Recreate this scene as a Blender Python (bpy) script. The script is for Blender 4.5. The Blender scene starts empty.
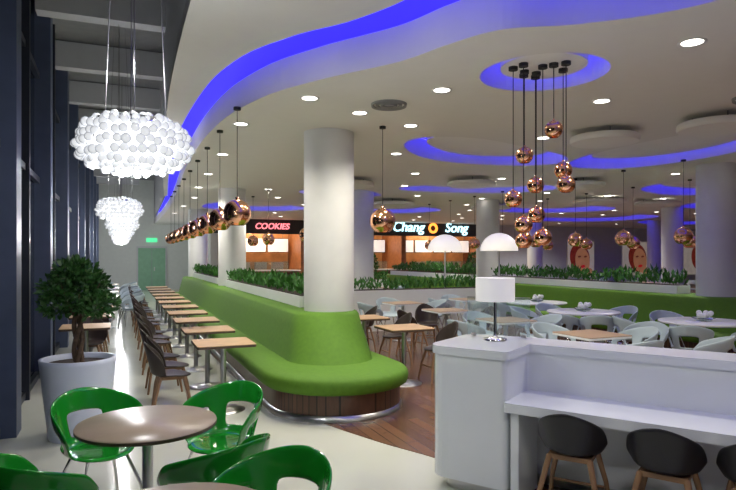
import bpy, bmesh, math, random
from mathutils import Vector, Matrix
random.seed(7)
S=bpy.context.scene
COL=S.collection
pi=math.pi
try:
    S.view_settings.view_transform='Standard'
except Exception: pass

# ---------------- materials ----------------
def mat(name,col,rough=.5,metal=0,em=None,es=0,trans=0,coat=0,var=.06,scale=6,ior=1.45,bump=0):
    m=bpy.data.materials.new(name); m.use_nodes=True
    nt=m.node_tree; b=nt.nodes['Principled BSDF']
    n=nt.nodes.new('ShaderNodeTexNoise'); n.inputs['Scale'].default_value=scale; n.inputs['Detail'].default_value=3
    tc=nt.nodes.new('ShaderNodeTexCoord'); nt.links.new(tc.outputs['Object'],n.inputs['Vector'])
    r=nt.nodes.new('ShaderNodeValToRGB')
    r.color_ramp.elements[0].position=.3; r.color_ramp.elements[1].position=.7
    r.color_ramp.elements[0].color=[c*(1-var) for c in col]+[1]
    r.color_ramp.elements[1].color=[min(1,c*(1+var)) for c in col]+[1]
    nt.links.new(n.outputs['Fac'],r.inputs['Fac']); nt.links.new(r.outputs['Color'],b.inputs['Base Color'])
    b.inputs['Roughness'].default_value=rough; b.inputs['Metallic'].default_value=metal
    b.inputs['IOR'].default_value=ior
    b.inputs['Transmission Weight'].default_value=trans
    b.inputs['Coat Weight'].default_value=coat
    if em: b.inputs['Emission Color'].default_value=(*em,1); b.inputs['Emission Strength'].default_value=es
    if bump:
        bp=nt.nodes.new('ShaderNodeBump'); bp.inputs['Strength'].default_value=bump; bp.inputs['Distance'].default_value=.01
        nt.links.new(n.outputs['Fac'],bp.inputs['Height']); nt.links.new(bp.outputs['Normal'],b.inputs['Normal'])
    return m
def plank_mat(name,c1,c2,rough,rot=0,bw=1.4,rh=.12,mortar=.004,cm=(.02,.01,.006)):
    m=bpy.data.materials.new(name); m.use_nodes=True; nt=m.node_tree; b=nt.nodes['Principled BSDF']
    tc=nt.nodes.new('ShaderNodeTexCoord'); mp=nt.nodes.new('ShaderNodeMapping'); mp.inputs['Rotation'].default_value=(0,0,rot)
    br=nt.nodes.new('ShaderNodeTexBrick'); br.inputs['Scale'].default_value=1
    br.inputs['Brick Width'].default_value=bw; br.inputs['Row Height'].default_value=rh; br.inputs['Mortar Size'].default_value=mortar
    br.inputs['Color1'].default_value=(*c1,1); br.inputs['Color2'].default_value=(*c2,1); br.inputs['Mortar'].default_value=(*cm,1)
    n=nt.nodes.new('ShaderNodeTexNoise'); mp2=nt.nodes.new('ShaderNodeMapping'); mp2.inputs['Scale'].default_value=(2,30,2); mp2.inputs['Rotation'].default_value=(0,0,rot)
    mx=nt.nodes.new('ShaderNodeMixRGB'); mx.blend_type='MULTIPLY'; mx.inputs['Fac'].default_value=.5
    nt.links.new(tc.outputs['Object'],mp.inputs['Vector']); nt.links.new(mp.outputs['Vector'],br.inputs['Vector'])
    nt.links.new(tc.outputs['Object'],mp2.inputs['Vector']); nt.links.new(mp2.outputs['Vector'],n.inputs['Vector'])
    nt.links.new(br.outputs['Color'],mx.inputs['Color1']); nt.links.new(n.outputs['Fac'],mx.inputs['Color2'])
    nt.links.new(mx.outputs['Color'],b.inputs['Base Color']); b.inputs['Roughness'].default_value=rough
    return m
M_floor=mat('epoxy_floor',(.62,.64,.55),.15,var=.04,scale=1.2)
M_wood=plank_mat('wood_planks',(.25,.125,.065),(.155,.075,.042),.25,rot=pi/2)
M_ceil=mat('ceiling_paint',(.80,.785,.75),.7,var=.01)
M_cloud=mat('cloud_panel',(.88,.87,.84),.6,var=.01)
M_deck=mat('blue_cove_glow',(.1,.1,.7),.6,em=(.045,.03,1),es=1.0,var=.02)  # cove light put into the deck itself as blue colour and emission
M_led=mat('blue_led',(.1,.1,1),.5,em=(.14,.12,1),es=5)
M_col=mat('column_paint',(.70,.71,.71),.45,var=.02)
M_wall=mat('wall_paint',(.62,.65,.62),.7,var=.03)
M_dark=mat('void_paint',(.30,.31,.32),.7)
M_beam=mat('bulkhead_paint',(.55,.56,.58),.6,var=.02)
M_glassd=mat('night_glazing',(.010,.013,.02),.05,var=.1)
M_mull=mat('mullion_steel',(.09,.115,.19),.45,.2)
M_mdark=mat('mullion_thin_dark',(.03,.035,.05),.4,.3)
M_green=mat('green_upholstery',(.085,.205,.010),.75,var=.08,scale=20,bump=.1)
M_gplast=mat('green_plastic',(.010,.24,.018),.1,coat=.6,var=.03)
M_ttop=mat('table_laminate',(.42,.29,.18),.35,var=.05)
M_ttop2=mat('round_top_laminate',(.36,.28,.20),.3,var=.05)
M_tedge=mat('table_edge',(.09,.06,.04),.5)
M_oak=mat('oak_top',(.60,.40,.22),.35,var=.1,scale=9)
M_steel=mat('brushed_steel',(.55,.55,.55),.28,1)
M_chrome=mat('chrome',(.75,.75,.75),.1,1)
M_white=mat('solid_surface_white',(.76,.80,.84),.2,var=.01,coat=.3)
M_wht2=mat('white_top',(.80,.82,.82),.3,var=.01)
M_black=mat('black_plastic',(.014,.014,.016),.35)
M_brown=mat('brown_shell',(.038,.026,.022),.4)
M_leg=mat('chair_leg_wood',(.28,.16,.085),.5,var=.1)
M_grey=mat('pale_blue_plastic',(.43,.52,.57),.3,var=.03)
M_basew=plank_mat('bench_base_wood',(.15,.07,.04),(.09,.04,.025),.3,bw=3,rh=.05)
M_copper=mat('copper_shade',(.98,.52,.30),.14,1,var=.03)
M_bulb=mat('warm_bulb',(1,.9,.7),.5,em=(1,.75,.45),es=9)
M_cord=mat('cord_black',(.02,.02,.02),.6)
M_wire=mat('steel_wire',(.3,.3,.3),.4,.8)
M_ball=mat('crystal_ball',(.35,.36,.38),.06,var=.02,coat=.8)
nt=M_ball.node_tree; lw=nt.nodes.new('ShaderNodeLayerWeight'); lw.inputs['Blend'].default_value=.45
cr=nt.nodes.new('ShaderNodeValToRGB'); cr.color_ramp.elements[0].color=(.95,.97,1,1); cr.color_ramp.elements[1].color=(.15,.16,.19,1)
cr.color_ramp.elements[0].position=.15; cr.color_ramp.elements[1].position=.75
nt.links.new(lw.outputs['Facing'],cr.inputs['Fac']); nt.links.new(cr.outputs['Color'],nt.nodes['Principled BSDF'].inputs['Emission Color']); nt.nodes['Principled BSDF'].inputs['Emission Strength'].default_value=.8  # emission bright at centre, dim at rim, imitates light refracted in glass
M_core=mat('chandelier_core',(1,1,1),.5,em=(.95,.97,1),es=2)
M_dl=mat('downlight_lens',(1,1,1),.5,em=(1,.95,.86),es=9)
M_rim=mat('downlight_rim',(.8,.8,.8),.4)
M_grill=mat('grille',(.25,.25,.25),.5)
M_leaf=mat('leaf',(.028,.10,.018),.45,var=.5,scale=14)
M_leaf2=mat('hedge_leaf',(.045,.17,.025),.5,var=.5,scale=14)
M_soil=mat('soil',(.03,.02,.015),.9,var=.3,scale=40)
M_trunk=mat('bark',(.10,.065,.04),.8,var=.3,scale=30)
M_pot=mat('white_pot',(.62,.68,.80),.3,var=.01)
M_door=mat('green_door',(.24,.46,.30),.5)
M_shade=mat('lamp_shade',(.9,.9,.88),.6,em=(1,.96,.9),es=.25)
M_dome=mat('glowing_dome',(.95,.92,.85),.5,em=(1,.94,.82),es=.6)
M_fascia=mat('shop_fascia',(.035,.03,.03),.4)
M_menu=mat('menu_panel',(.7,.7,.7),.5,em=(.8,.85,.9),es=.6,var=.35,scale=3)
M_warm=mat('kitchen_wall',(.50,.25,.11),.6,em=(1,.42,.12),es=.1,var=.3,scale=2)  # faint orange emission puts the warm shop light into the wall
M_tile=mat('counter_wood',(.28,.12,.055),.4,var=.2)
M_sign=mat('sign_cyan',(.6,.9,1),.5,em=(.55,.9,1),es=1.8)
M_sign2=mat('sign_red',(1,.3,.3),.5,em=(1,.25,.3),es=1.5)
M_signo=mat('sign_orange',(1,.4,.1),.5,em=(1,.35,.05),es=2)
M_glass=mat('clear_glass',(.85,.97,.97),.03,trans=.9,var=0)
M_bluewall=mat('bright_wall',(.62,.66,.76),.6,var=.03)
M_exit=mat('exit_sign',(.1,.7,.3),.5,em=(.1,.9,.4),es=.8)
M_pbg=mat('poster_ground',(.85,.78,.70),.5,em=(.9,.8,.7),es=.15,var=.2,scale=1.5)
M_pskin=mat('poster_skin',(.75,.36,.2),.5,em=(.9,.4,.2),es=.15,var=.15,scale=2)
M_phair=mat('poster_hair',(.25,.04,.03),.5,em=(.5,.05,.03),es=.12,var=.5,scale=4)
M_plip=mat('poster_lips',(.8,.02,.03),.5,em=(.9,.02,.03),es=.2)

# ---------------- builder ----------------
class B:
    def __init__(s): s.v=[];s.f=[];s.fm=[];s.fs=[];s.mats=[]
    def mi(s,m):
        if m not in s.mats: s.mats.append(m)
        return s.mats.index(m)
    def add(s,vs,fs,m,smooth=False,M=None):
        o=len(s.v); i=s.mi(m)
        for p in vs:
            p=Vector(p)
            s.v.append(tuple(M@p) if M else tuple(p))
        for f in fs:
            s.f.append([o+k for k in f]); s.fm.append(i); s.fs.append(smooth)
        return s
    def box(s,c,d,m,rz=0,M=None):
        x,y,z=[k/2 for k in d]; R=Matrix.Translation(c)@Matrix.Rotation(rz,4,'Z')
        if M: R=M@R
        vs=[(a*x,b*y,e*z) for e in(-1,1) for b in(-1,1) for a in(-1,1)]
        return s.add(vs,[(0,2,3,1),(4,5,7,6),(0,1,5,4),(2,6,7,3),(0,4,6,2),(1,3,7,5)],m,False,R)
    def loft(s,rings,m,smooth=True,cap0=False,cap1=False,closed=True,M=None):
        n=len(rings[0]); vs=[p for r in rings for p in r]; fs=[]
        for i in range(len(rings)-1):
            for j in range(n if closed else n-1):
                k=(j+1)%n
                fs.append((i*n+j,i*n+k,(i+1)*n+k,(i+1)*n+j))
        s.add(vs,fs,m,smooth,M)
        if cap0: s.add(rings[0],[tuple(range(n))[::-1]],m,False,M)
        if cap1: s.add(rings[-1],[tuple(range(n))],m,False,M)
        return s
    def lathe(s,prof,m,c=(0,0,0),seg=24,cap0=False,cap1=False,smooth=True,M=None):
        rs=[[(c[0]+r*math.cos(2*pi*k/seg),c[1]+r*math.sin(2*pi*k/seg),c[2]+z) for k in range(seg)] for r,z in prof]
        return s.loft(rs,m,smooth,cap0,cap1,True,M)
    def sphere(s,c,r,m,seg=12,rings=8,sc=(1,1,1)):
        rs=[]
        for i in range(rings+1):
            t=-pi/2+pi*i/rings; rr=max(1e-4,math.cos(t))
            rs.append([(c[0]+r*sc[0]*rr*math.cos(2*pi*k/seg),c[1]+r*sc[1]*rr*math.sin(2*pi*k/seg),c[2]+r*sc[2]*math.sin(t)) for k in range(seg)])
        return s.loft(rs,m,True)
    def tube(s,pts,r,m,seg=8,M=None):
        pts=[Vector(p) for p in pts]; rs=[]
        for i,p in enumerate(pts):
            d=(pts[min(i+1,len(pts)-1)]-pts[max(i-1,0)]).normalized()
            a=Vector((0,0,1)) if abs(d.z)<.9 else Vector((1,0,0))
            u=d.cross(a).normalized(); w=d.cross(u).normalized()
            rr=r[i] if isinstance(r,(list,tuple)) else r
            rs.append([p+u*rr*math.cos(2*pi*k/seg)+w*rr*math.sin(2*pi*k/seg) for k in range(seg)])
        return s.loft(rs,m,True,True,True,True,M)
    def prism(s,poly,z0,z1,m,M=None):
        return s.loft([[(x,y,z0) for x,y in poly],[(x,y,z1) for x,y in poly]],m,False,True,True,True,M)
    def mesh_in(s,me,m,M=None):
        return s.add([v.co[:] for v in me.vertices],[tuple(p.vertices) for p in me.polygons],m,True,M)
    def mesh(s,name):
        me=bpy.data.meshes.new(name); me.from_pydata(s.v,[],s.f)
        for m in s.mats: me.materials.append(m)
        me.polygons.foreach_set('material_index',s.fm); me.polygons.foreach_set('use_smooth',s.fs)
        me.update(); return me
    def obj(s,name,loc=(0,0,0),rz=0):
        return put(s.mesh(name),name,loc,rz)
def put(me,name,loc=(0,0,0),rz=0):
    o=bpy.data.objects.new(name,me); COL.objects.link(o); o.location=loc; o.rotation_euler=(0,0,rz); return o
def bake(me,mods):
    o=bpy.data.objects.new('tmp',me); COL.objects.link(o)
    for t,kw in mods:
        md=o.modifiers.new(t,t)
        for k,v in kw.items(): setattr(md,k,v)
    dg=bpy.context.evaluated_depsgraph_get(); dg.update()
    r=bpy.data.meshes.new_from_object(o.evaluated_get(dg)); bpy.data.objects.remove(o); return r
def slab2d(name,loops,z0,z1,m):
    cu=bpy.data.curves.new(name,'CURVE'); cu.dimensions='2D'; cu.fill_mode='BOTH'; cu.extrude=(z1-z0)/2
    for L in loops:
        sp=cu.splines.new('POLY'); sp.points.add(len(L)-1)
        for p,q in zip(sp.points,L): p.co=(q[0],q[1],0,1)
        sp.use_cyclic_u=True
    o=bpy.data.objects.new('tmp',cu); COL.objects.link(o)
    dg=bpy.context.evaluated_depsgraph_get(); dg.update()
    me=bpy.data.meshes.new_from_object(o.evaluated_get(dg)); bpy.data.objects.remove(o)
    me.materials.clear(); me.materials.append(m); me.name=name
    for p in me.polygons: p.use_smooth=False
    return put(me,name,(0,0,(z0+z1)/2))
def catmull(P,n=8):
    out=[]
    for i in range(len(P)-1):
        p0=P[max(i-1,0)];p1=P[i];p2=P[i+1];p3=P[min(i+2,len(P)-1)]
        for k in range(n):
            t=k/n
            out.append(tuple(.5*((2*p1[a])+(-p0[a]+p2[a])*t+(2*p0[a]-5*p1[a]+4*p2[a]-p3[a])*t*t+(-p0[a]+3*p1[a]-3*p2[a]+p3[a])*t**3) for a in(0,1)))
    out.append(tuple(P[-1])); return out
def blob(cx,cy,ax,ay,rot=0,w=.12,ph=0,n=48):
    L=[]
    for k in range(n):
        t=2*pi*k/n; r=1+w*math.sin(2*t+ph)+w*.7*math.sin(3*t+2*ph)
        x=ax*r*math.cos(t);y=ay*r*math.sin(t)
        L.append((cx+x*math.cos(rot)-y*math.sin(rot),cy+x*math.sin(rot)+y*math.cos(rot)))
    return L

# ---------------- shell ----------------
B().box((17,14,-.05),(38,36,.1),M_floor).obj('floor')
wb=catmull([(3.2,-3.5),(3.0,1),(2.75,3.2),(2.5,4.3),(2.2,5.0),(1.93,5.75),(1.62,6.8),(1.5,8),(1.47,10),(1.47,14),(1.47,26)])
slab2d('floor_wood',[wb+[(35,26),(35,-3.5)]],.0,.006,M_wood)
B().box((1.4,32.1,2.8),(5,.2,5.6),M_wall).obj('wall_back')
B().box((3.75,29.2,1.9),(.3,5.8,3.8),M_wall).obj('wall_side')
B().box((17,-3.6,2.8),(38,.2,5.6),M_wall).obj('wall_front')
B().box((36.1,12,1.95),(.2,31,3.9),M_wall).obj('wall_right')
B().box((27,26.15,1.95),(18.2,.3,3.9),M_bluewall).obj('wall_rear_right')
B().box((10.7,28.6,1.95),(14.2,.2,3.9),M_warm).obj('wall_kitchen')
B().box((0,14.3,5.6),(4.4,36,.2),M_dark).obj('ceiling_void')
# glazed wall
b=B(); b.box((-1.12,14.3,2.8),(.06,36,5.6),M_glassd); b.obj('window_1')
b=B()
y=-2.4;k=0
while y<32:
    if k%2==0: b.box((-.99,y,2.75),(.2,.30,5.5),M_mull)
    else: b.box((-1.03,y,2.75),(.1,.07,5.5),M_mdark)
    y+=1.5;k+=1
for z in (.06,2.75,4.2): b.box((-1.05,14.3,z),(.06,35.8,.08),M_mdark)
b.obj('window_mullions')
# void beams
b=B()
for k in range(12): b.box((-.1,1.5+k*2.6,5.25),(1.9,.25,.45),M_beam)
b.obj('ceiling_beams')

# ---------------- ceilings ----------------
lipc=[(4,-3.4),(3.8,0),(3.6,2.0),(3.4,2.75),(2.95,3.25),(2.5,3.55),(2.3,3.95),(2.12,4.48),(1.68,5.2),(1.32,6.04),(1.1,7.5),(1.08,10.4),(1.3,15.2),(1.5,20),(1.6,26),(1.6,32)]
lip=catmull(lipc)
holes=[]
circ=lambda x,y,r,n=40:[(x+r*math.cos(2*pi*k/n),y+r*math.sin(2*pi*k/n)) for k in range(n)]
holes.append(circ(3.44,4.28,.55))
clouds=[circ(3.44,4.28,.37)]
specs=[(7.75,6.7,.95,2.1,0,.12,.5),(5.3,8.0,1.5,.95,.3,.12,1.5),(8.0,12.2,1.7,1.0,-.3,.12,2.2),(5.2,14.3,1.1,.9,.1,.1,.2),(4.0,19.5,1.6,1.8,.4,.12,1),(8.2,19,2.2,1.6,.2,.12,2.5),(12.8,9.5,1.7,2.0,.3,.12,.3),(13.3,16.5,2.2,1.8,.1,.12,1.9),(18,12,2.2,2.6,0,.12,.9),(18.5,20,2.4,2.4,0,.12,2.9),(11.5,4.3,1.4,1.2,0,.1,1),(25,20,2.6,2.6,0,.12,2)]
for s_ in specs:
    holes.append(blob(*s_))
    cx,cy,ax,ay,ro,w,ph=s_
    clouds.append(blob(cx+.08,cy+.1,ax*.72,ay*.72,ro,w,ph+.3))
slab2d('ceiling',[lip+[(36,32),(36,-3.4)]]+holes,3.3,3.6,M_ceil)
olip=[(3.2,-3.4),(3.0,0),(2.7,1.4),(1.9,1.9),(1.55,2.7),(1.72,3.4),(1.98,3.85),(1.75,4.5),(1.38,5.05),(1.05,5.85),(.88,7.3),(.86,10.4),(1.1,15.2),(1.42,20)]
ol=catmull(olip)
left=catmull([(1.3,20),(.95,15),(.66,10),(.5,6),(.5,0),(.5,-3.4)])
slab2d('ceiling_outer',[ol+left],3.6,3.72,M_ceil)
slab2d('ceiling_cloud',[circ(2.3,2.72,.58)],3.42,3.5,M_cloud)
b=B()
for i,L in enumerate(clouds):
    z=3.36 if i==0 else 3.42
    b.loft([[(x,y_,z) for x,y_ in L],[(x,y_,z+.07) for x,y_ in L]],M_cloud,False,True,True)
b.obj('ceiling_floating_clouds')
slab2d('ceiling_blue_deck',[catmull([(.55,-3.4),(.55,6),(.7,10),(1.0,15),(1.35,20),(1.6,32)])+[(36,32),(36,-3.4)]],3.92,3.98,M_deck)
# bulkhead fascia facing void
bl=catmull([(.5,-3.4),(.5,0),(.5,6),(.66,10),(.95,15),(1.3,20),(1.6,32)])
b=B(); b.loft([[(x,y_,3.6) for x,y_ in bl],[(x,y_,5.5) for x,y_ in bl]],M_beam,True,closed=False)
b.loft([[(x+.05,y_,3.6) for x,y_ in bl],[(x+.05,y_,5.5) for x,y_ in bl]],M_beam,True,closed=False)
b.obj('ceiling_bulkhead')
b=B(); 
b.tube([(x+.22,y_+.12,3.63) for x,y_ in lip],.02,M_led,6)
for L in holes:
    cx_=sum(p[0] for p in L)/len(L); cy_=sum(p[1] for p in L)/len(L); k_=1.12
    b.tube([(cx_+(x-cx_)*k_,cy_+(y_-cy_)*k_,3.63) for x,y_ in L+[L[0]]],.018,M_led,5)
b.obj('cove_led_strip')
# hung discs
b=B()
for x,y_,r in [(6.3,4.8,.42),(5.7,5.9,.42),(12.1,12.7,.7),(10.5,15.5,.6),(8.9,9.9,.5),(6.7,10.6,.5),(4.4,11.6,.5),(14,12.5,.6),(7.2,15.5,.6)]:
    b.lathe([(r*.97,3.14),(r,3.16),(r,3.2),(r*.97,3.22)],M_cloud,(x,y_,0),36,True,True)
    for a in (0,2.1,4.2): b.tube([(x+r*.6*math.cos(a),y_+r*.6*math.sin(a),3.2),(x+r*.6*math.cos(a),y_+r*.6*math.sin(a),3.5)],.008,M_wire,5)
b.obj('ceiling_hung_discs')

# ---------------- downlights ----------------
def inside(p,L):
    c=False;n=len(L);j=n-1
    for i in range(n):
        if (L[i][1]>p[1])!=(L[j][1]>p[1]) and p[0]<(L[j][0]-L[i][0])*(p[1]-L[i][1])/(L[j][1]-L[i][1])+L[i][0]: c=not c
        j=i
    return c
dls=[(3.96,3.22),(4.6,4.8),(2.87,5.07),(2.48,6.23),(1.78,5.84),(1.36,7.3),(1.5,9.6),(1.6,12),(1.7,14.4),(1.9,17),(1.9,20),(1.9,23.5)]
for i in range(9):
    for j in range(11):
        p=(3.3+i*2.0+(j%2)*.7,6.6+j*1.9)
        if p[1]<25.5: dls.append(p)
for p in [(6.3,3.2),(8.6,3.6),(6.4,1),(9.5,1.5),(23,10),(23,16),(28,14),(28,21),(23,23),(32,20),(32,24)]: dls.append(p)
b=B(); good=[]
for p in dls:
    if any(inside((p[0]+dx,p[1]+dy),L) for L in holes for dx in(-.15,.15) for dy in(-.15,.15)): continue
    good.append(p)
    b.lathe([(.075,3.297),(.1,3.292),(.1,3.302)],M_rim,(p[0],p[1],0),20)
    b.lathe([(.075,3.296),(.0005,3.296)],M_dl,(p[0],p[1],0),20)
b.obj('recessed_downlights')
def spot(x,y_,z,e):
    l=bpy.data.lights.new('downlight_lamp','SPOT'); l.energy=e; l.spot_size=math.radians(140); l.spot_blend=.8; l.shadow_soft_size=.07; l.color=(1,.93,.79)
    o=bpy.data.objects.new('downlight_lamp',l); COL.objects.link(o); o.location=(x,y_,z)
for i,p in enumerate(good):
    far=p[1]>13 or p[0]>9
    if far and i%2: continue
    spot(p[0],p[1],3.27,(90 if not far else 195))
# aisle near spots in the outer ceiling
b=B()
for p in [(1.2,-.8),(1.1,1.6),(2.2,.6)]:
    b.lathe([(.075,3.597),(.1,3.592),(.1,3.602)],M_rim,(p[0],p[1],0),20); b.lathe([(.075,3.596),(.0005,3.596)],M_dl,(p[0],p[1],0),20)
    spot(p[0],p[1],3.57,72)
b.obj('recessed_downlights')
# vent
b=B()
for x,y_ in [(2.62,5.75),(3.3,9.5),(5.9,4.1)]:
    for r in (.06,.11,.16): b.lathe([(r,3.29),(r+.025,3.27),(r+.03,3.3)],M_grill,(x,y_,0),28)
b.obj('ceiling_air_diffuser')

# ---------------- columns ----------------
b=B(); b.lathe([(.325,0),(.325,3.92)],M_col,seg=48,cap0=True,cap1=True); b.lathe([(.34,0),(.34,.1),(.325,.1)],M_steel,seg=48); cm=b.mesh('column')
cols=[(2.52,7.41),(2.5,14.55),(2.5,21.3),(9.7,7.4),(9.7,14.5),(5.9,14.7),(16.9,14.5),(16.9,21.6),(24,21.6)]
for x,y_ in cols: put(cm,'column',(x,y_,0))

# ---------------- bench ----------------
def stad(cx,y0,y1,r,z,n=14):
    L=[]
    for k in range(n+1):
        t=pi+pi*k/n; L.append((cx+r*math.cos(t),y0+r*math.sin(t),z))
    m=16
    for k in range(1,m): L.append((cx+r,y0+(y1-y0)*k/m,z))
    for k in range(n+1):
        t=pi*k/n; L.append((cx+r*math.cos(t),y1+r*math.sin(t),z))
    for k in range(1,m): L.append((cx-r,y1+(y0-y1)*k/m,z))
    return L
b=B(); c=2.27;y1=21.2;q0=6.46
b.loft([stad(c,q0,y1,.76,0),stad(c,q0,y1,.76,.07),stad(c,q0,y1,.7,.07)],M_steel,True)
b.loft([stad(c,q0,y1,.74,.07),stad(c,q0,y1,.74,.29)],M_basew,True,cap0=True)
b.loft([stad(c,q0,y1,r,z) for r,z in [(.74,.285),(.79,.285),(.825,.31),(.835,.37),(.825,.42),(.79,.45),(.6,.46),(.3,.465),(.02,.465)]],M_green,True)
b.loft([stad(2.35,6.9,y1,.52,.455),stad(2.37,6.96,y1,.51,.52),stad(2.4,7.2,y1,.455,.85),stad(2.42,7.3,y1,.44,.97),stad(2.42,7.32,y1,.42,1.0),stad(2.42,7.33,y1,.2,1.0)],M_green,True,cap1=True)
bm_=b.mesh('curved_bench_sofa')
put(bm_,'curved_bench_sofa'); put(bm_,'curved_bench_sofa',(7.2,0,0))
def leaves(b,c,R,n,m,size=.05,up=.3):
    for _ in range(n):
        while True:
            p=Vector([random.uniform(-1,1) for _ in range(3)])
            if p.length<1 and p.length>.35: break
        q=Vector((c[0]+p.x*R[0],c[1]+p.y*R[1],c[2]+p.z*R[2]))
        d=(p.normalized()+Vector([random.uniform(-.8,.8) for _ in range(3)])+Vector((0,0,up))).normalized()
        u=d.cross(Vector([random.uniform(-1,1) for _ in range(3)])).normalized()
        L=size*random.uniform(.7,1.3)
        b.add([q,q+d*L*.5+u*L*.28,q+d*L,q+d*L*.5-u*L*.28],[(0,1,2,3)],m)
def hedge(name,p0,p1,z,w=.3,h=.3,boxh=.15,boxm=None,n=None):
    p0=Vector(p0);p1=Vector(p1); L=(p1-p0).length; a=math.atan2(p1.y-p0.y,p1.x-p0.x); mid=(p0+p1)/2
    b=B(); b.box((0,0,z+boxh/2),(L,w,boxh),boxm or M_wht2)
    b.box((0,0,z+boxh-.005),(L-.06,w-.06,.03),M_soil)
    k=int(L/.16)
    for i in range(k):
        x=-L/2+.1+(L-.2)*i/(k-1)
        hh=h*random.uniform(.6,1.15)
        for _ in range(30):
            q=Vector((x+random.uniform(-.09,.09),random.uniform(-w*.4,w*.4),z+boxh+random.uniform(0,hh*.6)))
            d=Vector((random.uniform(-.6,.6),random.uniform(-.6,.6),1)).normalized(); u=d.cross(Vector((random.uniform(-1,1),random.uniform(-1,1),.1))).normalized()
            l=hh*random.uniform(.3,.5)
            b.add([q,q+d*l*.5+u*.025,q+d*l,q+d*l*.5-u*.025],[(0,1,2,3)],M_leaf2)
    return b.obj(name,(mid.x,mid.y,0),a)
hedge('planter_hedge',(2.42,7.85),(2.42,14.0),1.005,.34)
hedge('planter_hedge',(2.42,15.1),(2.42,20.6),1.005,.34)
hedge('planter_hedge',(9.62,8.0),(9.62,14.0),1.005,.34,.38)
hedge('planter_hedge',(9.62,15.1),(9.62,20.6),1.005,.34,.38)
hedge('planter_hedge',(4.1,12.6),(8.2,12.6),.006,.4,.36,.92,M_wht2)
hedge('planter_hedge',(4.2,18.2),(8.2,18.2),.006,.4,.36,.92)

# ---------------- chairs ----------------
def shell(R=.25,tm=125,back=.80,arm=.64,seat=.44,holes=True,flare=.05):
    N=40; vs=[];fs=[]
    nr=4; ring={}
    vs.append((0,0,seat-.012))
    for i in range(1,nr+1):
        for k in range(N):
            t=2*pi*k/N; r=R*i/nr
            x=r*math.sin(t); y_=r*math.cos(t)*(1.0)
            z=seat-.012+.02*(i/nr)**2
            if math.cos(t)<-.3: z-= .025*(i/nr)**3*(-math.cos(t))
            ring[(i,k)]=len(vs); vs.append((x,y_,z))
    for k in range(N): fs.append((0,ring[(1,k)],ring[(1,(k+1)%N)]))
    for i in range(1,nr):
        for k in range(N):
            k2=(k+1)%N; fs.append((ring[(i,k)],ring[(i+1,k)],ring[(i+1,k2)],ring[(i,k2)]))
    nv=7; K=int(tm/360*N); wall={}
    for k in range(-K,K+1):
        t=2*pi*k/N; u=abs(k)/K
        top=back+(arm-back)*(u**1.6)
        if u>.85: top-= (u-.85)/.15*.06
        for v in range(nv+1):
            if v==0: wall[(k,0)]=ring[(nr,k%N)]; continue
            f=v/nv; r=R+flare*math.sin(f*pi/2)+.03*f
            z0=vs[ring[(nr,k%N)]][2]
            wall[(k,v)]=len(vs); vs.append((r*math.sin(t),r*math.cos(t)*(1+.12*f*max(0,math.cos(t))),z0+(top-z0)*f))
    for k in range(-K,K):
        for v in range(nv):
            a=abs(k+.5)*360/N
            if holes and 1<=v<=3 and (a<28 or 52<a<95): continue
            fs.append((wall[(k,v)],wall[(k,v+1)],wall[(k+1,v+1)],wall[(k+1,v)]))
    me=bpy.data.meshes.new('sh'); me.from_pydata(vs,[],fs)
    bm=bmesh.new(); bm.from_mesh(me); bmesh.ops.recalc_face_normals(bm,faces=bm.faces); bm.to_mesh(me); bm.free()
    return bake(me,[('SOLIDIFY',dict(thickness=.016,offset=0)),('SUBSURF',dict(levels=1,render_levels=1))])
def chair_mesh(name,sh,ms,ml,legr=(.011,.011),seat=.43,spread=.22,wood=False):
    b=B(); b.mesh_in(sh,ms)
    for sx in(-1,1):
        for sy in(-1,1):
            b.tube([(sx*.12,sy*.12,seat-.015),(sx*(spread-.03),sy*(spread-.03),seat*.5),(sx*spread,sy*spread,0)],[legr[0],(legr[0]+legr[1])/2,legr[1]],ml,8)
    if wood:
        b.tube([(-.16,.16,.2),(.16,.16,.2)],.009,ml,6); b.tube([(-.16,-.16,.2),(.16,-.16,.2)],.009,ml,6)
        b.box((0,0,seat-.02),(.26,.26,.03),ml)
    else:
        b.tube([(-.13,.13,seat-.01),(.13,-.13,seat-.01)],.009,ml,6); b.tube([(.13,.13,seat-.01),(-.13,-.13,seat-.01)],.009,ml,6)
    return b.mesh(name)
sh_tub=shell(R=.215,flare=.035)
sh_bw=shell(R=.20,tm=80,back=.80,arm=.60,holes=False,flare=.02)
sh_bk=shell(R=.17,tm=82,back=.745,arm=.60,seat=.47,holes=False,flare=.015)
C_green=chair_mesh('green_tub_chair',sh_tub,M_gplast,M_chrome,(.012,.01),spread=.22)
C_white=chair_mesh('white_tub_chair',sh_tub,M_grey,M_chrome,(.011,.01),spread=.21)
C_brown=chair_mesh('dining_chair',sh_bw,M_brown,M_leg,(.02,.012),wood=True,spread=.2)
C_black=chair_mesh('black_counter_chair',sh_bk,M_black,M_leg,(.02,.012),seat=.46,wood=True,spread=.2)
placed=[]
def face(me,name,x,y_,tx,ty,jit=.0,chk=False):
    if chk:
        if any((x-a)**2+(y_-b_)**2<.52**2 for a,b_ in placed): return
        if any((x-a)**2+(y_-b_)**2<.66**2 for a,b_ in cols): return
        if 1.2<x<3.35 or 8.4<x<10.7 and y_>5.5: return
    placed.append((x,y_))
    return put(me,name,(x,y_,.006 if (x>1.6) else 0),math.atan2(y_-ty,x-tx)-pi/2+random.uniform(-jit,jit))
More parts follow.
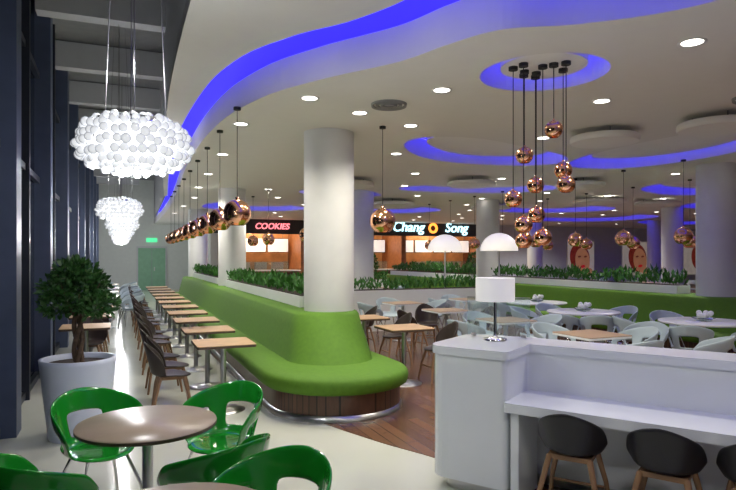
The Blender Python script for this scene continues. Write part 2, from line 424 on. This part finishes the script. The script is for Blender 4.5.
# ---------------- tables ----------------
def table_mesh(name,top,edge,r=None,sq=None,base=M_steel):
    b=B()
    if r:
        b.lathe([(r-.01,.72),(r,.728),(r,.742)],edge,seg=48,cap0=True)
        b.lathe([(r,.742),(r-.004,.75),(.001,.75)],top,seg=48)
    else:
        h=sq/2; P=[]
        for cx_,cy_,a0 in((h-.03,h-.03,0),(-h+.03,h-.03,pi/2),(-h+.03,-h+.03,pi),(h-.03,-h+.03,1.5*pi)):
            for k in range(4): P.append((cx_+.03*math.cos(a0+k*pi/6),cy_+.03*math.sin(a0+k*pi/6)))
        b.prism(P,.72,.745,edge); b.prism(P,.745,.752,top)
    rb=.24 if not r else min(.3,r*.6)
    b.lathe([(rb,0),(rb,.008),(rb*.5,.02),(.035,.035),(.03,.06),(.03,.72)],base,seg=28,cap0=True)
    b.box((0,0,.715),(.3,.05,.012),base); b.box((0,0,.715),(.05,.3,.012),base)
    return b.mesh(name)
T_round=table_mesh('round_cafe_table',M_ttop2,M_tedge,r=.385)
T_sq=table_mesh('square_dining_table',M_oak,M_tedge,sq=.62)
T_wsq=table_mesh('square_white_table',M_ttop,M_wht2,sq=.66)
T_big=table_mesh('large_round_table',M_wht2,M_wht2,r=.6)
# foreground
put(T_round,'round_cafe_table',(.15,3.67,0)); put(T_round,'round_cafe_table',(.18,2.24,0))
for x,y_ in [(-.12,4.28),(.63,4.15),(.45,3.2),(-.34,3.3)]: face(C_green,'green_tub_chair',x,y_,.15,3.67)
for x,y_ in [(.58,2.56),(-.3,2.0)]: face(C_green,'green_tub_chair',x,y_,.18,2.24)
# aisle row
for i in range(11):
    y_=6.75+i*1.28
    put(T_sq,'square_dining_table',(1.06,y_,0))
    face(C_brown,'dining_chair',.52,y_+random.uniform(-.03,.03),1.1,y_,.1)
    if i%2==0: face(C_brown,'dining_chair',.56,y_+.58,1.1,y_+.5,.15)
for y_ in (9.0,10.6,12.4):
    put(T_sq,'square_dining_table',(-.42,y_,0)); face(C_brown,'dining_chair',-.4,y_+.62,-.4,y_,.1)
for y_ in (15.5,17.5,19.5,22):
    put(T_wsq,'square_white_table',(-.35,y_,0)); face(C_white,'white_tub_chair',.24,y_-.26,-.35,y_,.2); face(C_white,'white_tub_chair',.24,y_+.3,-.35,y_,.2); face(C_white,'white_tub_chair',-.4,y_+.75,-.35,y_,.2)
# right of bench
for i in range(9):
    y_=7.2+i*1.4
    if 12.0<y_<13.2 or abs(y_-18.2)<.6: continue
    put(T_sq,'square_dining_table',(3.5,y_,.006)); face(C_brown,'dining_chair',4.02,y_,3.4,y_,.1)
# middle field
for i,x in enumerate((5.3,7.1)):
    for j in range(9):
        y_=5.7+j*1.75+(i%2)*.4
        if 11.7<y_<13.4 or 17.3<y_<19.0: continue
        if abs(x-5.9)<1.1 and abs(y_-14.7)<1: continue
        if i==1 and j in(0,1,2): continue
        put(T_wsq,'square_white_table',(x,y_,.006))
        for dx,dy in((-.66,.0),(.66,.0),(0,.66),(0,-.66)):
            if j in (2,5): face(C_brown,'dining_chair',x+dx,y_+dy,x,y_,.3,True)
            else: face(C_white,'white_tub_chair',x+dx,y_+dy,x,y_,.3,True)
for x,y_ in [(7.85,6.2),(7.35,8.1),(7.95,10.1),(11.7,7.0),(11.9,10.5),(12,14),(12,18)]:
    put(T_big,'large_round_table',(x,y_,.006))
    for k in range(6):
        a=k*2*pi/6+random.random()*.6
        xx,yy=x+.92*math.cos(a),y_+.92*math.sin(a)
        face(C_white,'white_tub_chair',xx,yy,x,y_,.2,True)
# loose chairs behind the counter
for x,y_ in [(4.2,5.1),(4.6,4.4),(6.2,4.9),(6.5,6.0)]: face(C_white,'white_tub_chair',x,y_,5.3,5.7,.3,True)
b=B(); b.lathe([(.09,.752),(.12,.77),(.16,.80),(.15,.80),(.1,.78)],M_glass,seg=20,cap0=True)
for k in range(14):
    a=k*2.4; b.sphere((.1*math.cos(a)*(k%3)/2,.1*math.sin(a)*(k%3)/2,.80+.03*(k%3)),.04,M_wht2 if k%3 else M_leaf2,8,6)
fl=b.mesh('flower_centerpiece')
for x,y_ in [(7.85,6.2),(7.35,8.1),(7.95,10.1),(11.7,7.0),(11.9,10.5)]: put(fl,'flower_centerpiece',(x,y_,.006))
for x in (14.5,17.5,20.5):
    for y_ in (10,13,16,19,22):
        if abs(x-16.9)<.9 and (abs(y_-14.5)<.9 or abs(y_-21.6)<.9): continue
        put(T_wsq,'square_white_table',(x,y_,.006))
        for dx,dy in((-.66,.0),(.66,.0)): face(C_white,'white_tub_chair',x+dx,y_+dy,x,y_,.3,True)
for x in (4.5,6.3,8.0,11.4):
    for y_ in (20.2,22.3,24):
        put(T_sq,'square_dining_table',(x,y_,.006))
        for dx in(-.58,.58): face(C_brown,'dining_chair',x+dx,y_,x,y_,.2,True)

# ---------------- counter ----------------
CX,CY,CR=2.11,3.93,math.radians(-56.5)
def rounded(P,rad,n=6):
    out=[];N=len(P)
    for i,p in enumerate(P):
        r=rad.get(i,0)
        if r==0: out.append(p); continue
        a=Vector(P[i-1])-Vector(p); c_=Vector(P[(i+1)%N])-Vector(p); a.normalize(); c_.normalize()
        s0=Vector(p)+a*r; s1=Vector(p)+c_*r
        for k in range(n+1):
            t=k/n; q=s0*(1-t)**2+Vector(p)*2*t*(1-t)+s1*t*t; out.append((q.x,q.y))
    return out
P=rounded([(0,0),(.6,0),(.6,.45),(6,.45),(6,.78),(0,.78)],{0:.16,1:.05,2:.03,5:.16})
Pin=rounded([(.06,.06),(.56,.06),(.56,.5),(5.9,.5),(5.9,.72),(.06,.72)],{0:.16,1:.05,5:.14})
b=B(); b.prism(P,.09,.985,M_white)
Pt=rounded([(-.015,-.015),(.615,-.015),(.615,.435),(6,.435),(6,.795),(-.015,.795)],{0:.17,1:.05,2:.03,5:.17})
b.prism(Pt,.985,1.045,M_white)
b.prism(Pin,.006,.09,M_steel)
b.prism([(.6,-.04),(6,-.04),(6,.46),(.6,.46)],.64,.705,M_white)
b.box((.66,.2,.34),(.06,.4,.66),M_white); b.box((3.3,.25,.34),(.06,.36,.66),M_white)
me=bake(b.mesh('service_counter'),[('BEVEL',dict(width=.008,segments=2,limit_method='ANGLE'))])
put(me,'service_counter',(CX,CY,0),CR)
ce,se=math.cos(CR),math.sin(CR)
def cl(s,t): return (CX+s*ce-t*se, CY+s*se+t*ce)
for s_,t_ in((1.06,-.03),(1.60,-.05),(2.06,-.03)):
    x,y_=cl(s_,t_); tx,ty=cl(s_,t_+1); face(C_black,'black_counter_chair',x,y_,tx,ty,.12)
x,y_=cl(.32,.50)
b=B(); b.lathe([(.09,1.045),(.09,1.06),(.02,1.07),(.012,1.09),(.012,1.35)],M_chrome,cap0=True)
b.lathe([(.15,1.35),(.15,1.53)],M_shade,seg=36); b.lathe([(.147,1.53),(.147,1.35)],M_shade,seg=36); b.lathe([(.15,1.525),(.012,1.525)],M_shade,seg=36)
b.obj('table_lamp',(x,y_,.001))
x,y_=cl(.27,.69)
b=B(); b.box((0,0,1.21),(.5,.01,.31),M_glass); b.box((0,0,1.3655),(.5,.014,.006),M_steel); b.box((-.2,0,1.06),(.04,.04,.02),M_steel); b.box((.2,0,1.06),(.04,.04,.02),M_steel); b.obj('glass_screen',(x,y_,0),CR+.25)

# ---------------- tree ----------------
b=B(); b.lathe([(.25,0),(.255,.02),(.33,.7),(.335,.74),(.30,.74),(.29,.68)],M_pot,seg=40,cap0=True); b.lathe([(.292,.69),(.001,.70)],M_soil,seg=40)
for k in range(3):
    a=k*2.1; pts=[(.035*math.cos(a+t*4),.035*math.sin(a+t*4),.69+t*.45) for t in [i/8 for i in range(9)]]
    b.tube(pts,.022,M_trunk,7)
for k in range(8):
    a=k*.8; b.tube([(0,0,1.1),(.12*math.cos(a),.12*math.sin(a),1.25),(.25*math.cos(a),.25*math.sin(a),1.35+.1*(k%3))],[.014,.009,.004],M_trunk,5)
leaves(b,(0,0,1.40),(.24,.24,.24),900,M_leaf,.06)
for k in range(7):
    a=k*.9; leaves(b,(.2*math.cos(a),.2*math.sin(a),1.24+.16*(k%3)),(.15,.15,.11),300,M_leaf,.055)
b.obj('potted_ficus_tree',(-.36,6.29,0))
b=B(); b.lathe([(.2,0),(.25,.5),(.22,.5),(.2,.45)],M_pot,seg=24,cap0=True); b.tube([(0,0,.4),(0,0,1)],.02,M_trunk); leaves(b,(0,0,1.35),(.4,.4,.5),900,M_leaf,.1)
ps=b.mesh('potted_shrub')
for x,y_ in [(9.8,23.6),(13.5,21)]: put(ps,'potted_shrub',(x,y_,.006))

# ---------------- chandeliers ----------------
def chandelier(R=.325,H=.15):
    b=B()
    rows=[(.45,.14),(.70,.12),(.88,.085),(.97,.035),(1.0,-.015),(.95,-.07),(.82,-.115),(.6,-.14),(.35,-.155)]
    for rr,z in rows:
        r=R*rr-.02; n=int(2*pi*r/.053)
        for k in range(n):
            a=2*pi*(k+random.random()*.5)/n; b.sphere(((r+random.uniform(-.012,.012))*math.cos(a),(r+random.uniform(-.012,.012))*math.sin(a),z+random.uniform(-.01,.01)),random.uniform(.023,.029),M_ball,10,7)
    b.lathe([(.20,-.09),(.22,0),(.2,.09),(.08,.1)],M_core,seg=24,cap0=True)
    b.lathe([(.22,.10),(.22,.13),(.05,.14)],M_chrome,seg=24)
    b.tube([(0,0,.13),(0,0,3.12)],.004,M_wire,5)
    for k in range(3):
        a=k*2.1+.4; b.tube([(.2*math.cos(a),.2*math.sin(a),.12),(.06*math.cos(a),.06*math.sin(a),3.12)],.003,M_wire,4)
    b.lathe([(.08,3.06),(.08,3.13)],M_chrome,cap0=True)
    return b.mesh('bubble_chandelier')
chm=chandelier()
for x,y_,z in [(.08,3.75,2.35),(.0,9.4,2.38),(.05,13.2,2.36),(.05,17.5,2.36),(.05,23,2.36),(.05,28,2.36)]:  # last chandelier down the hall is added to brighten the end wall
    put(chm,'bubble_chandelier',(x,y_,z))
    f=2.2 if y_>20 else 1
    for dz,e in((-.3,34),(.45,24)):
        l=bpy.data.lights.new('chandelier_lamp','POINT'); l.energy=e*f; l.shadow_soft_size=.03; l.color=(.97,.98,1)
        o=bpy.data.objects.new('chandelier_lamp',l); COL.objects.link(o); o.location=(x,y_,z+dz)

# ---------------- copper pendants ----------------
def pendant(r,drop):
    b=B(); prof=[]
    for i in range(13):
        t=-pi*.33+(pi*.5+pi*.33-.12)*i/12; prof.append((r*math.cos(t),r*math.sin(t)))
    b.lathe(prof,M_copper,seg=28); 
    b.lathe([(p[0]*.97,p[1]*.97) for p in prof],M_copper,seg=28)
    b.lathe([(r*.13,r*.98),(r*.13,r*1.15),(r*.03,r*1.2)],M_copper,seg=12)
    b.sphere((0,0,-r*.15),r*.28,M_bulb,10,8)
    b.tube([(0,0,r*1.1),(0,0,drop)],.004,M_cord,5)
    b.lathe([(.04,drop-.03),(.04,drop)],M_cord,cap0=True)
    return b.mesh('copper_globe_pendant')
for i in range(9):
    z=2.16; put(pendant(.15,3.3-z),'copper_globe_pendant',(1.17+.012*i,6.5+1.28*i,z))
for x,y_,z,r in [(3.0,6.77,2.13,.16),(3.3,11,2.1,.15),(3.3,14.2,2.1,.15),(3.3,16,2.1,.15)]: put(pendant(r,3.3-z),'copper_globe_pendant',(x,y_,z))
for i in range(8): put(pendant(.15,1.27),'copper_globe_pendant',(8.65+.02*i,7.2+1.3*i,2.03))
for x,y_ in [(11,9),(11,10.5),(11,12),(11,13.5),(11,15)]: put(pendant(.15,1.3),'copper_globe_pendant',(x,y_,2.0))
for a,bb,z in [(-.14,.1,2.6),(.06,-.1,2.79),(.19,.05,2.46),(.15,-.15,2.31),(-.265,0,2.2),(-.2,-.1,1.97),(-.02,.15,2.07),(-.02,-.05,1.86),(-.12,.2,1.84),(.0,.25,2.35)]:
    put(pendant(.078,3.36-z),'copper_globe_pendant',(3.44+.924*a+.383*bb,4.28-.383*a+.924*bb,z))
# dome floor lamps
b=B(); prof=[(.44*math.cos(t),.42*math.sin(t)) for t in [i*pi/2/10 for i in range(10)]]+[(.01,.42)]
b.lathe([(x,z+1.82) for x,z in prof],M_dome,seg=36); b.lathe([(.44,1.82),(.01,1.83)],M_dome,seg=36)
b.lathe([(.2,0),(.2,.02),(.02,.04),(.02,1.82)],M_steel,seg=20,cap0=True); dm=b.mesh('dome_floor_lamp')
for x,y_ in [(7.65,13.35),(8.35,12.0)]: put(dm,'dome_floor_lamp',(x,y_,.006))

# ---------------- end wall door etc ----------------
b=B(); b.box((1.5,31.96,1.05),(1.3,.06,2.1),M_door); b.box((1.5,31.925,1.05),(.02,.02,2.05),M_dark); b.box((1.62,31.91,1.05),(.04,.04,.2),M_steel)
for x in(.82,2.18): b.box((x,31.945,1.08),(.07,.1,2.16),M_beam)
b.box((1.5,31.945,2.15),(1.43,.1,.07),M_beam); b.obj('door_1')
B().box((1.5,31.95,2.5),(.5,.06,.2),M_exit).obj('exit_sign')

# ---------------- shops ----------------
b=B(); b.box((10.7,25.9,2.98),(14.2,.2,.62),M_fascia); b.obj('shop_fascia')
for x0,x1 in((4.2,7.4),(7.9,12.4),(12.9,17.3)):
    w=x1-x0; xm=(x0+x1)/2
    b=B(); b.box((xm,26.1,.52),(w,.6,1.04),M_tile); b.box((xm,26.0,1.07),(w,.85,.05),M_wht2)
    k=int(w/.6)
    for i in range(k): b.box((x0+(i+.5)*w/k,25.785,.55),(w/k-.05,.03,.8),M_basew)
    b.box((xm,25.95,1.28),(w*.7,.02,.36),M_glass); b.obj('shop_counter')
    b=B(); n=int(w/.9)
    for i in range(n):
        b.box((x0+(i+.5)*w/n,27.6,2.2),(w/n-.12,.05,.6),M_menu); b.box((x0+(i+.5)*w/n,27.64,2.2),(w/n-.06,.05,.66),M_fascia)
        for dx in(-.3,.3): b.tube([(x0+(i+.5)*w/n+dx*.8,27.64,2.5),(x0+(i+.5)*w/n+dx*.8,27.64,3.29)],.01,M_wire,5)
    b.obj('menu_board')
    b=B(); b.box((xm,28.2,.45),(w-.1,.5,.9),M_steel)
    for i in range(4): b.box((x0+(i+.5)*w/4,28.3,1.15),(w/6,.3,.5),M_steel)
    b.obj('kitchen_equipment')
    l=bpy.data.lights.new('shop_lamp','POINT'); l.energy=190; l.color=(1,.68,.4); l.shadow_soft_size=.2
    o=bpy.data.objects.new('shop_lamp',l); COL.objects.link(o); o.location=(xm,27,2.9)
b=B()
for x in (4.05,7.65,12.65,17.5): b.box((x,27.2,1.65),(.24,2.3,3.3),M_tile)
b.obj('shop_partition')
def sign(txt,x,z,size,m,name):
    cu=bpy.data.curves.new('t','FONT'); cu.body=txt; cu.size=size; cu.extrude=.03; cu.align_x='CENTER'; cu.offset=.006; cu.shear=.2
    o=bpy.data.objects.new('tmp',cu); COL.objects.link(o); dg=bpy.context.evaluated_depsgraph_get(); dg.update()
    me=bpy.data.meshes.new_from_object(o.evaluated_get(dg)); bpy.data.objects.remove(o); me.materials.clear(); me.materials.append(m)
    q=put(me,name,(x,25.76,z)); q.rotation_euler=(pi/2,0,0)
sign('COOKIES',6.15,2.88,.36,M_sign2,'shop_sign')
sign('Chang',12.75,2.88,.66,M_sign,'shop_sign'); sign('Song',15.4,2.88,.66,M_sign,'shop_sign')
b=B(); b.lathe([(.14,-.02),(.25,-.02),(.25,.02),(.14,.02)],M_signo,seg=24,M=Matrix.Translation((14.1,25.76,3.05))@Matrix.Rotation(pi/2,4,'X')); b.obj('shop_sign')
# posters: portrait prints
def ell(b,cx_,cz,rx,rz,y_,m,rot=0,n=28):
    L=[]
    for k in range(n):
        t=2*pi*k/n; x=rx*math.cos(t); z=rz*math.sin(t)
        L.append((cx_+x*math.cos(rot)-z*math.sin(rot),y_,cz+x*math.sin(rot)+z*math.cos(rot)))
    b.add(L,[tuple(range(n))],m)
for x,w in((23.4,1.8),(27.6,2.4),(32.6,2.8)):
    b=B(); b.box((0,0,0),(w,.05,1.9),M_pbg); b.box((0,.02,0),(w+.12,.03,2.02),M_wht2)
    ell(b,-.1,.05,.68,.82,-.030,M_phair,.3); ell(b,.08,-.1,.5,.7,-.034,M_pskin,.2)
    for sx in(-.14,.28): ell(b,sx,.12,.11,.05,-.038,M_phair,.15)
    ell(b,.1,-.42,.17,.08,-.038,M_plip,.15); ell(b,.5,-.7,.3,.2,-.032,M_pskin)
    b.obj('wall_poster',(x,25.95,1.55))

# ---------------- world & camera ----------------
W=bpy.data.worlds.new('World'); S.world=W; W.use_nodes=True
W.node_tree.nodes['Background'].inputs['Color'].default_value=(.01,.015,.03,1); W.node_tree.nodes['Background'].inputs['Strength'].default_value=.5
cd=bpy.data.cameras.new('camera'); cd.lens=29.35; cd.sensor_width=36; cd.shift_y=.015; cd.clip_start=.05; cd.clip_end=200
co=bpy.data.objects.new('camera',cd); COL.objects.link(co); co.location=(0,0,1.7); co.rotation_euler=(pi/2,0,-math.radians(22.5)); S.camera=co
